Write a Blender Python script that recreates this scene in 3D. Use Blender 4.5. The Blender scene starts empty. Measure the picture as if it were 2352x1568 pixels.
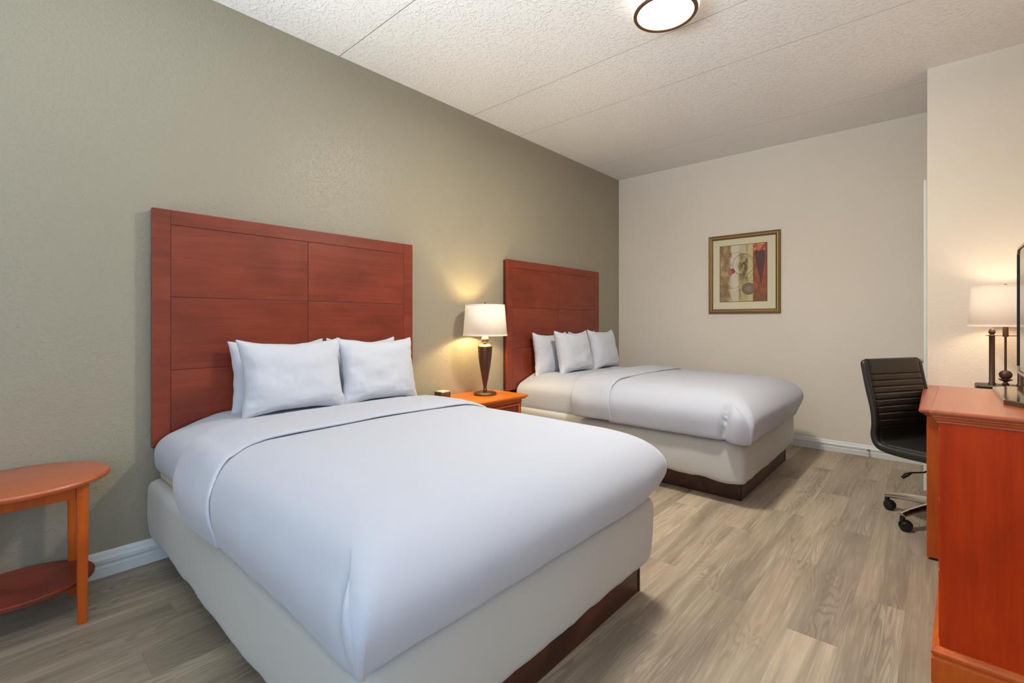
import bpy, bmesh, math, random
from mathutils import Vector, Matrix, noise
C = bpy.context.scene.collection
PI = math.pi

# ------------------------------------------------------------------ camera
CAMX, CAMH = 2.9242, 1.2
cam_d = bpy.data.cameras.new('camera'); cam = bpy.data.objects.new('camera', cam_d); C.objects.link(cam)
cam.location = (CAMX, 0, CAMH); cam.rotation_euler = (PI/2, 0, 0.7303)
cam_d.sensor_width = 36; cam_d.lens = 1088.1/2352*36
cam_d.shift_y = -(784-737.4)/2352; cam_d.clip_start = 0.02
bpy.context.scene.camera = cam

# ------------------------------------------------------------------ world, daylight, exposure
H = 2.941; YF = 5.2474; YN = 4.3516; XC = 2.877; XR = 3.60; YB = -1.7
w = bpy.data.worlds.new('world'); bpy.context.scene.world = w; w.use_nodes = True
w.node_tree.nodes['Background'].inputs[0].default_value = (0.62, 0.76, 1, 1)
w.node_tree.nodes['Background'].inputs[1].default_value = 0.35
vs = bpy.context.scene.view_settings
vs.view_transform = 'Standard'; vs.look = 'None'; vs.gamma = 1; vs.use_curve_mapping = False
vs.exposure = 0.24

def area(name, loc, rot, sx, sy, power, col, spread=180):
    d = bpy.data.lights.new(name, 'AREA'); d.shape = 'RECTANGLE'; d.size = sx; d.size_y = sy
    d.energy = power; d.color = col; d.spread = math.radians(spread)
    o = bpy.data.objects.new(name, d); C.objects.link(o); o.location = loc; o.rotation_euler = rot
    return o
def point(name, loc, power, col, r=0.03):
    d = bpy.data.lights.new(name, 'POINT'); d.energy = power; d.color = col; d.shadow_soft_size = r
    o = bpy.data.objects.new(name, d); C.objects.link(o); o.location = loc
    return o
WARM = (1.0, 0.78, 0.36); SOFT = (1.0, 0.95, 0.85); SKY = (0.72, 0.85, 1.0)
# daylight entering through the two windows behind the photographer, then an added ceiling uplight
area('window_daylight', (1.75, YB-0.12, 1.5), (PI/2+0.25, 0, 0), 2.6, 1.6, 10, (0.84, 0.93, 1.0), 160)
area('side_window_daylight', (XR+0.12, -0.75, 1.5), (PI/2, 0, PI/2), 1.3, 1.5, 34, (0.42, 0.68, 1.0))
area('added_ceiling_uplight', (1.75, YB-0.02, 1.25), (PI/2+0.66, 0, 0), 2.5, 1.0, 42, (0.80, 0.91, 1.0), 62)  # unseen uplight added to brighten the ceiling; the windows have no blinds


# ------------------------------------------------------------------ helpers
def lin(r, g, b):
    f = lambda c: (c/255/12.92) if c/255 <= 0.04045 else ((c/255+0.055)/1.055)**2.4
    return (f(r), f(g), f(b), 1)

class NT:
    def __init__(s, name):
        s.m = bpy.data.materials.new(name); s.m.use_nodes = True
        s.t = s.m.node_tree; s.b = s.t.nodes['Principled BSDF']
    def n(s, typ, **kw):
        nd = s.t.nodes.new(typ)
        for k, v in kw.items():
            if k == 'inp':
                for a, b in v.items():
                    if hasattr(b, 'links') or isinstance(b, bpy.types.NodeSocket): s.t.links.new(b, nd.inputs[a])
                    else: nd.inputs[a].default_value = b
            else: setattr(nd, k, v)
        return nd
    def math(s, op, a, b=0.0, c=0.0):
        nd = s.n('ShaderNodeMath', operation=op)
        for i, v in enumerate((a, b, c)):
            if isinstance(v, bpy.types.NodeSocket): s.t.links.new(v, nd.inputs[i])
            else: nd.inputs[i].default_value = v
        return nd.outputs[0]
    def ramp(s, fac, stops):
        nd = s.n('ShaderNodeValToRGB'); s.t.links.new(fac, nd.inputs[0])
        e = nd.color_ramp.elements
        while len(e) < len(stops): e.new(0.5)
        for i, (p, c) in enumerate(stops): e[i].position = p; e[i].color = c
        return nd.outputs[0]
    def mix(s, fac, a, b, mode='MIX'):
        nd = s.n('ShaderNodeMix', data_type='RGBA', blend_type=mode)
        for i, v in ((0, fac), (6, a), (7, b)):
            if isinstance(v, bpy.types.NodeSocket): s.t.links.new(v, nd.inputs[i])
            else: nd.inputs[i].default_value = v
        return nd.outputs[2]
    def co(s, kind='Object', scale=(1, 1, 1), rnd=False):
        tc = s.n('ShaderNodeTexCoord').outputs[kind]
        if rnd:
            oi = s.n('ShaderNodeObjectInfo').outputs['Random']
            v = s.n('ShaderNodeVectorMath', operation='ADD')
            k = s.math('MULTIPLY', oi, 37.0)
            s.t.links.new(tc, v.inputs[0]); s.t.links.new(k, v.inputs[1]); tc = v.outputs[0]
        mp = s.n('ShaderNodeMapping'); s.t.links.new(tc, mp.inputs[0]); mp.inputs['Scale'].default_value = scale
        return mp.outputs[0]
    def noise(s, vec, scale, detail=4, rough=0.5, dist=0.0):
        nd = s.n('ShaderNodeTexNoise', inp={'Vector': vec, 'Scale': scale, 'Detail': detail, 'Roughness': rough, 'Distortion': dist})
        return nd.outputs[0]
    def bump(s, h, strength, dist=0.01):
        nd = s.n('ShaderNodeBump', inp={'Height': h, 'Strength': strength, 'Distance': dist})
        s.t.links.new(nd.outputs[0], s.b.inputs['Normal'])
    def col(s, v):
        if isinstance(v, bpy.types.NodeSocket): s.t.links.new(v, s.b.inputs['Base Color'])
        else: s.b.inputs['Base Color'].default_value = v
    def set(s, **k):
        for a, v in k.items(): s.b.inputs[a.replace('_', ' ')].default_value = v

def plain(name, c, rough=0.5, metal=0.0, **kw):
    t = NT(name); t.col(c); t.set(Roughness=rough, Metallic=metal)
    for k, v in kw.items(): t.b.inputs[k.replace('_', ' ')].default_value = v
    return t.m

def paint(name, c, rough, strength, scale=55, knock=True, spec=0.5):
    t = NT(name); v = t.co()
    big = t.noise(v, 1.3, 3)
    t.col(t.mix(big, tuple(x*0.95 for x in c[:3])+(1,), tuple(min(1, x*1.05) for x in c[:3])+(1,)))
    n1 = t.noise(v, scale, 3, 0.55, 0.6)
    pl = t.ramp(n1, [(0.50, (0, 0, 0, 1)), (0.66, (1, 1, 1, 1))]) if knock else n1
    n2 = t.noise(v, scale*2.6, 2)
    h = t.math('ADD', pl, t.math('MULTIPLY', n2, 0.35))
    t.bump(h, strength, 0.004)
    t.set(Roughness=rough); t.b.inputs['Specular IOR Level'].default_value = spec
    return t.m

def wood(name, dark, mid, light, axis=1, rough=0.3, streak=7, spec=0.5):
    t = NT(name)
    sc = [streak*3.2]*3; sc[axis] = streak*0.28
    v = t.co('Object', tuple(sc), rnd=True)
    g = t.noise(v, 1.0, 6, 0.6, 0.4)
    sc2 = [1.0, 1.0, 1.0]; sc2[axis] = 0.6
    v2 = t.co('Object', tuple(sc2), rnd=True)
    m = t.noise(v2, 3.2, 3, 0.6, 0.5)
    sc3 = [70, 70, 70]; sc3[axis] = 3
    f = t.noise(t.co('Object', tuple(sc3), rnd=True), 1.0, 3)
    k = t.math('ADD', t.math('MULTIPLY', g, 0.36), t.math('ADD', t.math('MULTIPLY', m, 0.50), t.math('MULTIPLY', f, 0.18)))
    t.col(t.ramp(k, [(0.32, dark), (0.53, mid), (0.76, light)]))
    t.set(Roughness=rough); t.b.inputs['Specular IOR Level'].default_value = spec
    return t.m

M = {}
M['taupe'] = paint('taupe_wall_paint', lin(158, 149, 129), 0.42, 0.30, 66, spec=0.4)
M['beige'] = paint('beige_wall_paint', lin(232, 222, 207), 0.6, 0.2, 66, spec=0.3)
M['ceil'] = paint('textured_ceiling_paint', lin(238, 234, 228), 0.75, 0.6, 46, spec=0.25)
M['trim'] = plain('white_trim_paint', lin(222, 224, 222), 0.35)
M['cherry'] = wood('cherry_veneer', lin(98, 34, 18), lin(126, 48, 27), lin(150, 66, 38), 1, 0.38)
M['cherry_x'] = wood('cherry_veneer_tall', lin(146, 38, 0), lin(190, 55, 0), lin(218, 74, 2), 2, 0.32, spec=0.25)
M['cherry_dark'] = plain('dark_cherry_edge', lin(70, 30, 24), 0.35)
M['orange'] = wood('honey_cherry', lin(158, 62, 10), lin(196, 86, 14), lin(216, 106, 24), 2, 0.3)
M['orange_top'] = wood('honey_cherry_top', lin(146, 62, 26), lin(180, 84, 38), lin(198, 102, 50), 1, 0.33)
for nd_ in M['orange_top'].node_tree.nodes:
    if nd_.type == 'BSDF_PRINCIPLED': nd_.inputs['Coat Weight'].default_value = 0.6; nd_.inputs['Coat Roughness'].default_value = 0.3
M['night_top'] = wood('bright_honey_top', lin(186, 88, 12), lin(214, 108, 18), lin(228, 126, 32), 1, 0.35)
M['plinth'] = wood('dark_walnut', lin(30, 14, 9), lin(66, 34, 24), lin(120, 70, 50), 1, 0.35, 5)
M['groove'] = plain('groove_shadow_line', lin(72, 26, 18), 0.6)

def fabric(name, c, strength=0.1, scale=900, rough=0.85, sheen=0.2):
    t = NT(name); t.col(c); t.set(Roughness=rough); v = t.co()
    a = t.noise(v, scale, 2); b = t.noise(v, 9, 3, 0.5)
    t.bump(t.math('ADD', t.math('MULTIPLY', a, 0.12), t.math('MULTIPLY', b, 0.5)), strength, 0.004)
    t.b.inputs['Sheen Weight'].default_value = sheen
    t.b.inputs['Specular IOR Level'].default_value = 0.25
    return t.m
M['linen'] = fabric('white_cotton', lin(184, 186, 196), 0.25)
M['linen_p'] = fabric('white_pillowcase', lin(200, 201, 208), 0.4)
M['cover'] = fabric('grey_bed_wrap', lin(190, 189, 184), 0.15, rough=0.6)
M['ticking'] = fabric('beige_mattress_ticking', lin(196, 178, 150), 0.3)
M['black_leather'] = plain('black_leather', lin(40, 38, 35), 0.42)
M['black_plastic'] = plain('black_plastic', lin(22, 22, 24), 0.4)
M['chrome'] = plain('polished_chrome', lin(215, 212, 206), 0.12, 1.0)
M['nickel'] = plain('brushed_nickel', lin(170, 155, 135), 0.32, 1.0)
M['bronze'] = plain('dark_bronze', lin(92, 62, 52), 0.30, 0.6)
M['bronze_rough'] = plain('antique_bronze', lin(84, 62, 50), 0.45, 0.5)
M['antique'] = plain('antique_brass_base', lin(112, 96, 74), 0.35, 0.85)
M['black_gloss'] = plain('gloss_black', lin(14, 14, 16), 0.06)
M['satin_black'] = plain('satin_black_metal', lin(20, 19, 18), 0.4)
M['base_glass'] = plain('champagne_glass_base', lin(96, 88, 72), 0.08, 0.6)
M['silver'] = plain('silver_bezel', lin(190, 182, 168), 0.25, 0.7)
M['gold'] = plain('champagne_gold_frame', lin(176, 144, 96), 0.36, 0.55)
M['gold_dark'] = plain('dark_gold_frame', lin(122, 96, 58), 0.42, 0.5)
M['mat_board'] = plain('cream_mat_board', lin(222, 214, 184), 0.85)
M['ivory'] = plain('ivory_plastic', lin(228, 218, 190), 0.4)
M['brown_plastic'] = plain('brown_plastic', lin(84, 58, 42), 0.35)
M['bronze_ring'] = plain('bronze_ring', lin(98, 68, 42), 0.4, 0.3)

def glow(name, c, e, base=(0.85, 0.82, 0.78, 1), trans=0.0):
    t = NT(name); t.col(base); t.set(Roughness=0.8)
    t.b.inputs['Emission Color'].default_value = c; t.b.inputs['Emission Strength'].default_value = e
    return t.m
M['diffuser'] = glow('lit_frosted_diffuser', (1, 0.93, 0.82, 1), 3.0)
M['housing_glow'] = glow('lit_frosted_housing', (1, 0.86, 0.66, 1), 1.25)
def shade_mat(name, c, e):
    # a lit translucent fabric shade
    t = NT(name); t.col(lin(236, 222, 200)); t.set(Roughness=0.9)
    t.b.inputs['Emission Color'].default_value = c; t.b.inputs['Emission Strength'].default_value = e
    tr = t.n('ShaderNodeBsdfTranslucent'); tr.inputs[0].default_value = (0.95, 0.86, 0.7, 1)
    mx = t.n('ShaderNodeMixShader'); mx.inputs[0].default_value = 0.035
    out = t.t.nodes['Material Output']
    t.t.links.new(t.b.outputs[0], mx.inputs[1]); t.t.links.new(tr.outputs[0], mx.inputs[2]); t.t.links.new(mx.outputs[0], out.inputs[0])
    return t.m
M['shade'] = shade_mat('lit_linen_shade', (1.0, 0.80, 0.66, 1), 0.19)
M['bulb'] = glow('lit_bulb', (1, 0.8, 0.5, 1), 6)

def floor_mat():
    t = NT('grey_oak_vinyl_planks')
    pos = t.n('ShaderNodeTexCoord').outputs['Object']
    sp = t.n('ShaderNodeSeparateXYZ'); t.t.links.new(pos, sp.inputs[0]); X, Y = sp.outputs[0], sp.outputs[1]
    Wd, L = 0.1705, 1.2
    xr = t.math('DIVIDE', t.math('SUBTRACT', X, 2.317), Wd)
    row = t.math('FLOOR', xr); fx = t.math('SUBTRACT', xr, row)
    off = t.math('ADD', t.math('MULTIPLY', row, 0.445), t.math('MULTIPLY', t.math('SINE', t.math('MULTIPLY', row, 2.7)), 0.06))
    yr = t.math('SUBTRACT', t.math('DIVIDE', t.math('SUBTRACT', Y, 2.735), L), off)
    cid = t.math('FLOOR', yr); fy = t.math('SUBTRACT', yr, cid)
    cm = t.n('ShaderNodeCombineXYZ'); t.t.links.new(row, cm.inputs[0]); t.t.links.new(cid, cm.inputs[1])
    wn = t.n('ShaderNodeTexWhiteNoise', noise_dimensions='3D'); t.t.links.new(cm.outputs[0], wn.inputs[0])
    r1 = wn.outputs['Value']
    c2 = t.n('ShaderNodeCombineXYZ')
    t.t.links.new(t.math('ADD', X, t.math('MULTIPLY', r1, 13.7)), c2.inputs[0])
    t.t.links.new(t.math('ADD', Y, t.math('MULTIPLY', r1, 41.3)), c2.inputs[1]); t.t.links.new(r1, c2.inputs[2])
    def mp(sc):
        m = t.n('ShaderNodeMapping'); t.t.links.new(c2.outputs[0], m.inputs[0]); m.inputs['Scale'].default_value = sc; return m.outputs[0]
    broad = t.noise(mp((8, 0.75, 1)), 1.0, 4, 0.55, 0.6)
    fine = t.noise(mp((85, 3.2, 1)), 1.0, 5, 0.65, 0.3)
    sm_ = t.noise(mp((7.5, 0.85, 1)), 1.0, 2, 0.45, 0.25)
    wig = t.noise(mp((60, 8, 1)), 1.0, 2, 0.5)
    wv = t.math('ADD', 0.5, t.math('MULTIPLY', 0.5, t.math('SINE', t.math('ADD', t.math('MULTIPLY', sm_, 170.0), t.math('MULTIPLY', wig, 3.0)))))
    tint = t.n('ShaderNodeSeparateColor'); t.t.links.new(wn.outputs['Color'], tint.inputs[0])
    knots = t.noise(mp((4.5, 0.9, 1)), 1.6, 2, 0.5)
    msk = t.ramp(knots, [(0.46, (0, 0, 0, 1)), (0.62, (1, 1, 1, 1))])
    base = t.ramp(r1, [(0.0, lin(156, 140, 120)), (0.35, lin(172, 156, 135)), (0.7, lin(183, 166, 143)), (1.0, lin(197, 180, 156))])
    c = t.mix(t.ramp(broad, [(0.30, (0.0,)*3+(1,)), (0.68, (1, 1, 1, 1))]), lin(128, 114, 100), base)
    c = t.mix(0.70, c, base)
    c = t.mix(t.math('MULTIPLY', t.math('GREATER_THAN', tint.outputs[1], 0.72), 0.35), c, lin(140, 130, 120))
    c = t.mix(t.math('MULTIPLY', t.ramp(broad, [(0.32, (1, 1, 1, 1)), (0.52, (0, 0, 0, 1))]), 0.62), c, lin(118, 104, 90))
    c = t.mix(t.math('MULTIPLY', t.ramp(fine, [(0.40, (1, 1, 1, 1)), (0.56, (0, 0, 0, 1))]), 0.22), c, lin(110, 96, 82))
    c = t.mix(t.math('MULTIPLY', t.ramp(fine, [(0.56, (0, 0, 0, 1)), (0.72, (1, 1, 1, 1))]), 0.28), c, lin(212, 198, 176))
    wm = t.math('MULTIPLY', t.math('MULTIPLY', t.ramp(wv, [(0.10, (1, 1, 1, 1)), (0.55, (0, 0, 0, 1))]), msk), 0.42)
    c = t.mix(wm, c, lin(104, 92, 78))
    ex = t.math('MINIMUM', fx, t.math('SUBTRACT', 1.0, fx)); ey = t.math('MINIMUM', fy, t.math('SUBTRACT', 1.0, fy))
    gx = t.math('LESS_THAN', ex, 0.0055); gy = t.math('LESS_THAN', ey, 0.0009)
    g = t.math('MAXIMUM', gx, gy)
    c = t.mix(t.math('MULTIPLY', g, 0.25), c, lin(70, 60, 52))
    t.col(c)
    t.t.links.new(t.math('ADD', 0.44, t.math('MULTIPLY', fine, 0.14)), t.b.inputs['Roughness'])
    t.bump(t.math('SUBTRACT', t.math('MULTIPLY', fine, 0.25), g), 0.25, 0.002)
    t.b.inputs['Specular IOR Level'].default_value = 0.4
    return t.m
M['floor'] = floor_mat()

# ---- mesh helpers
def add_box(bm, x0, x1, y0, y1, z0, z1, bev=0.0, seg=2):
    r = bmesh.ops.create_cube(bm, size=1)
    vs_ = r['verts']
    for v in vs_:
        v.co = Vector(((x0+x1)/2+v.co.x*(x1-x0), (y0+y1)/2+v.co.y*(y1-y0), (z0+z1)/2+v.co.z*(z1-z0)))
    if bev > 0:
        es = list({e for v in vs_ for e in v.link_edges})
        bmesh.ops.bevel(bm, geom=es, offset=bev, segments=seg, affect='EDGES', profile=0.5)
def box(x0, x1, y0, y1, z0, z1, bev=0.0, seg=2):
    bm = bmesh.new(); add_box(bm, x0, x1, y0, y1, z0, z1, bev, seg); return bm
def add_lathe(bm, prof, cx=0, cy=0, n=40, sx=1, sy=1):
    rings = []
    for r, z in prof:
        rings.append([bm.verts.new((cx+sx*r*math.cos(2*PI*i/n), cy+sy*r*math.sin(2*PI*i/n), z)) for i in range(n)])
    for a, b in zip(rings, rings[1:]):
        for i in range(n): bm.faces.new((a[i], a[(i+1) % n], b[(i+1) % n], b[i]))
    if prof[0] == prof[-1]: return          # closed ring profile: no caps
    if prof[0][0] > 1e-4: bm.faces.new(list(reversed(rings[0])))
    if prof[-1][0] > 1e-4: bm.faces.new(rings[-1])
def lathe(prof, cx=0, cy=0, n=40, sx=1, sy=1):
    bm = bmesh.new(); add_lathe(bm, prof, cx, cy, n, sx, sy)
    bmesh.ops.remove_doubles(bm, verts=bm.verts, dist=1e-6); return bm
def sweep(bm, path, radii, n=12, squash=1.0):
    pts = [Vector(p) for p in path]; rings = []
    if not isinstance(radii, (list, tuple)): radii = [radii]*len(pts)
    for i, p in enumerate(pts):
        d = (pts[min(i+1, len(pts)-1)]-pts[max(i-1, 0)]).normalized()
        up = Vector((0, 0, 1)) if abs(d.z) < 0.9 else Vector((1, 0, 0))
        a = d.cross(up).normalized(); b = a.cross(d).normalized()
        rings.append([bm.verts.new(p+radii[i]*(a*math.cos(2*PI*k/n)+squash*b*math.sin(2*PI*k/n))) for k in range(n)])
    for r, s in zip(rings, rings[1:]):
        for k in range(n): bm.faces.new((r[k], r[(k+1) % n], s[(k+1) % n], s[k]))
    bm.faces.new(list(reversed(rings[0]))); bm.faces.new(rings[-1])
def moulded_slab(bm, x0, x1, y0, y1, prof):
    """prof: (outset, z) from bottom to top: a slab whose edge follows the profile"""
    rings = []
    for o, z in prof:
        rings.append([bm.verts.new(p) for p in ((x0-o, y0-o, z), (x1+o, y0-o, z), (x1+o, y1+o, z), (x0-o, y1+o, z))])
    for a, b in zip(rings, rings[1:]):
        for k in range(4): bm.faces.new((a[k], a[(k+1) % 4], b[(k+1) % 4], b[k]))
    bm.faces.new(list(reversed(rings[0]))); bm.faces.new(rings[-1])
def extrude_prof(bm, prof, fn, a, b):
    """open/closed profile extruded from fn(a) to fn(b)"""
    r0 = [bm.verts.new(fn(p, a)) for p in prof]; r1 = [bm.verts.new(fn(p, b)) for p in prof]
    n = len(prof)
    for i in range(n): bm.faces.new((r0[i], r0[(i+1) % n], r1[(i+1) % n], r1[i]))
    bm.faces.new(list(reversed(r0))); bm.faces.new(r1)
def obj(name, bm, m, parent=None, smooth=None, mods=()):
    me = bpy.data.meshes.new(name)
    bmesh.ops.recalc_face_normals(bm, faces=bm.faces)
    bm.to_mesh(me); bm.free()
    ms = m if isinstance(m, (list, tuple)) else [m]
    for q in ms: me.materials.append(q)
    o = bpy.data.objects.new(name, me); C.objects.link(o)
    if parent is not None: o.parent = parent
    if smooth is not None:
        for p in me.polygons: p.use_smooth = True
        if smooth < 180: me.set_sharp_from_angle(angle=math.radians(smooth))
    return o
def thing(name, label, cat, loc=(0, 0, 0), rz=0, group=None):
    o = bpy.data.objects.new(name, None); C.objects.link(o); o.location = loc; o.rotation_euler = (0, 0, rz)
    o.empty_display_size = 0.1; tag(o, label, cat, group); return o
def tag(o, label, cat, group=None):
    o['label'] = label; o['category'] = cat
    if group: o['group'] = group
    return o
def struct(name, bm, m, smooth=None):
    o = obj(name, bm, m, None, smooth); o['kind'] = 'structure'; return o

# ------------------------------------------------------------------ room shell
struct('floor', box(-0.15, XR+0.15, YB-0.15, YF+0.15, -0.1, 0), M['floor'])
bm = bmesh.new()      # ceiling of wide concrete planks with open joints
ys = [YB-0.15, -0.84, 0.36, 1.564, 2.768, 3.373, 4.581, YF+0.15]
for i, (a, b) in enumerate(zip(ys, ys[1:])):
    add_box(bm, -0.15, XR+0.15, a+0.003, b-0.003, H, H+0.1)
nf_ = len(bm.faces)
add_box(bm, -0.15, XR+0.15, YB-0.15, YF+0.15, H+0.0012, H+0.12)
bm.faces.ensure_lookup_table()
for f_ in bm.faces[nf_:]: f_.material_index = 1      # dark backing colour paints the shade inside the joints
struct('ceiling', bm, [M['ceil'], plain('painted_joint_shade', lin(136, 124, 110), 0.9)])
struct('wall_left', box(-0.15, 0, YB, YF, 0, H+0.004), M['taupe'])
struct('wall_far', box(-0.15, XR+0.15, YF, YF+0.15, 0, H+0.004), M['beige'])
struct('wall_near_right', box(XC, XR, YN, YF, 0, H+0.004, 0.004, 2), M['beige'])
bm = bmesh.new()      # right wall with a window opening beside the photographer
add_box(bm, XR, XR+0.15, -0.10, YF, 0, H); add_box(bm, XR, XR+0.15, YB, -1.4, 0, H)
add_box(bm, XR, XR+0.15, -1.4, -0.10, 0, 0.75); add_box(bm, XR, XR+0.15, -1.4, -0.10, 2.25, H)
struct('wall_right', bm, M['beige'])
bm = bmesh.new()
add_box(bm, -0.15, 0.45, YB-0.15, YB, 0, H); add_box(bm, 3.05, XR+0.15, YB-0.15, YB, 0, H)
add_box(bm, 0.45, 3.05, YB-0.15, YB, 0, 0.7); add_box(bm, 0.45, 3.05, YB-0.15, YB, 2.3, H)
struct('wall_back', bm, M['beige'])
bm = bmesh.new()
for a, b in ((0.45, 0.5), (1.73, 1.77), (3.0, 3.05)): add_box(bm, a, b, YB-0.09, YB-0.04, 0.7, 2.3)
add_box(bm, 0.5, 3.0, YB-0.09, YB-0.04, 0.7, 0.75); add_box(bm, 0.5, 3.0, YB-0.09, YB-0.04, 2.25, 2.3)
struct('window_1', bm, M['trim'])
bm = bmesh.new()
for a, b in ((-1.4, -1.35), (-0.15, -0.10)): add_box(bm, XR+0.04, XR+0.09, a, b, 0.75, 2.25)
add_box(bm, XR+0.04, XR+0.09, -1.35, -0.15, 0.75, 0.8); add_box(bm, XR+0.04, XR+0.09, -1.35, -0.15, 2.2, 2.25)
struct('window_2', bm, M['trim'])

BP = [(0, 0), (0.016, 0), (0.016, 0.045), (0.0135, 0.052), (0.0135, 0.060), (0.018, 0.066), (0.018, 0.082), (0.012, 0.094), (0.010, 0.104), (0.006, 0.114), (0, 0.117)]
bm = bmesh.new(); extrude_prof(bm, BP, lambda p, s: (p[0], s, p[1]), YB, YF)
struct('baseboard_left', bm, M['trim'])
BF = [(a*1.0, b*0.86) for a, b in BP]
bm = bmesh.new(); extrude_prof(bm, BF, lambda p, s: (s, YF-p[0], p[1]), 0.018, XC)
struct('baseboard_far', bm, M['trim'])
bm = bmesh.new(); extrude_prof(bm, BF, lambda p, s: (s, YN-p[0], p[1]), XC, XR)
struct('baseboard_near_right', bm, M['trim'])

# door in the side of the recess, seen edge on
d1 = struct('door_1', box(XC-0.008, XC-0.0005, 4.52, 5.16, 0.006, 2.11, 0.002), M['trim'])
bm = bmesh.new()
for a, b, z0, z1 in ((4.44, 4.52, 0, 2.20), (5.16, 5.235, 0, 2.20), (4.52, 5.16, 2.11, 2.20)):
    add_box(bm, XC-0.020, XC-0.0005, a, b, z0, z1, 0.004)
obj('door_casing', bm, M['trim'], d1)
bm = bmesh.new()
sweep(bm, [(XC-0.008, 4.60, 0.905), (XC-0.078, 4.60, 0.905)], 0.011, 16)
sweep(bm, [(XC-0.074, 4.592, 0.905), (XC-0.077, 4.64, 0.905), (XC-0.075, 4.715, 0.903)], [0.010, 0.0095, 0.008], 12)
sweep(bm, [(XC-0.008, 4.60, 0.905), (XC-0.015, 4.60, 0.905)], 0.028, 24)
obj('lever_handle', bm, M['nickel'], d1, 40)
# little spring door stop on the far baseboard
t = thing('door_stop', 'small metal door stop with pale tip fixed to the far baseboard', 'door stop', (2.478, YF-0.019, 0.055))
bm = bmesh.new(); sweep(bm, [(0, 0.005, 0), (0, -0.05, -0.002)], 0.006, 10); sweep(bm, [(0, 0.005, 0), (0, -0.004, 0)], 0.012, 14)
obj('stem', bm, M['nickel'], t, 40)
bm = bmesh.new(); sweep(bm, [(0, -0.05, -0.002), (0, -0.066, -0.002)], 0.009, 12)
obj('rubber_tip', bm, M['ivory'], t, 40)

# ------------------------------------------------------------------ ceiling light
LX, LY = 1.842, 2.44
t = thing('ceiling_light', 'round white flush ceiling light with a thin bronze ring, lit', 'ceiling light', (LX, LY, H))
obj('housing', lathe([(0.05, 0.0), (0.155, 0.0), (0.171, -0.012), (0.176, -0.04), (0.172, -0.074), (0.162, -0.086), (0.150, -0.088), (0.05, -0.088)], n=64), M['housing_glow'], t, 40)
obj('ring', lathe([(0.146, -0.086), (0.164, -0.086), (0.166, -0.091), (0.162, -0.098), (0.150, -0.099), (0.146, -0.096), (0.146, -0.086)], n=64), M['bronze_ring'], t, 50)
obj('diffuser', lathe([(0.0, -0.0995), (0.06, -0.0985), (0.11, -0.0965), (0.1465, -0.092), (0.1465, -0.087), (0.0, -0.087)], n=64), M['diffuser'], t, 50)
d = bpy.data.lights.new('ceiling_lamp_light', 'AREA'); d.shape = 'DISK'; d.size = 0.29; d.energy = 48; d.color = SOFT
o = bpy.data.objects.new('ceiling_lamp_light', d); C.objects.link(o); o.location = (LX, LY, H-0.103)

# ------------------------------------------------------------------ headboards
def headboard(y0, label):
    W_, T, z0, z1 = 1.555, 0.052, 0.575, 1.76
    r = thing('headboard', label, 'headboard', (0.004, y0, 0), group=None)
    obj('back_panel', box(0, 0.0475, 0.006, W_-0.006, z0+0.005, z1-0.005), M['cherry_dark'], r)
    bm = bmesh.new(); b = 0.003
    # outer rails
    add_box(bm, 0.030, T, 0, 0.078, z0, z1, b); add_box(bm, 0.030, T, W_-0.078, W_, z0, z1, b)
    add_box(bm, 0.034, T, 0.078, W_-0.078, z1-0.074, z1, b)
    obj('frame', bm, M['cherry'], r)
    g = 0.0012; zs = [z0, 0.953, 1.322, z1-0.074]; yy = [0.078, W_/2, W_-0.078]
    for i in range(3):
        for k in range(2):
            obj('panel', box(0.034, T-0.001, yy[k]+g, yy[k+1]-g, zs[i]+(g if i else 0), zs[i+1]-g, 0.0012), M['cherry'], r)
    obj('mounting_rail', box(0, 0.03, 0.10, W_-0.1, z0-0.06, z0+0.003), M['cherry_dark'], r)
    return r
headboard(0.553, 'tall cherry headboard with grooved panels behind the nearer bed, left of the lamp')
headboard(3.138, 'cherry headboard behind the farther bed, near the room corner')

# ------------------------------------------------------------------ beds
def nz(x, y, z, s): return noise.noise(Vector((x*s, y*s, z*s)))
def spline(pts, n):
    """Catmull-Rom through 2-d points, n samples, equal arclength"""
    P = [Vector(p) for p in pts]; P = [2*P[0]-P[1]]+P+[2*P[-1]-P[-2]]; out = []
    for i in range(1, len(P)-2):
        for k in range(24):
            t_ = k/24; a, b, c, d_ = P[i-1:i+3]
            out.append(0.5*((2*b)+(c-a)*t_+(2*a-5*b+4*c-d_)*t_*t_+(3*b-a-3*c+d_)*t_**3))
    out.append(P[-2]); L = [0]
    for a, b in zip(out, out[1:]): L.append(L[-1]+(b-a).length)
    res = []; j = 0
    for k in range(n):
        s = L[-1]*k/(n-1)
        while j < len(L)-2 and L[j+1] < s: j += 1
        f = (s-L[j])/max(1e-9, L[j+1]-L[j]); res.append(out[j].lerp(out[j+1], f))
    return res
def sm(a, b, x):
    t_ = max(0, min(1, (x-a)/(b-a))); return t_*t_*(3-2*t_)

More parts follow.
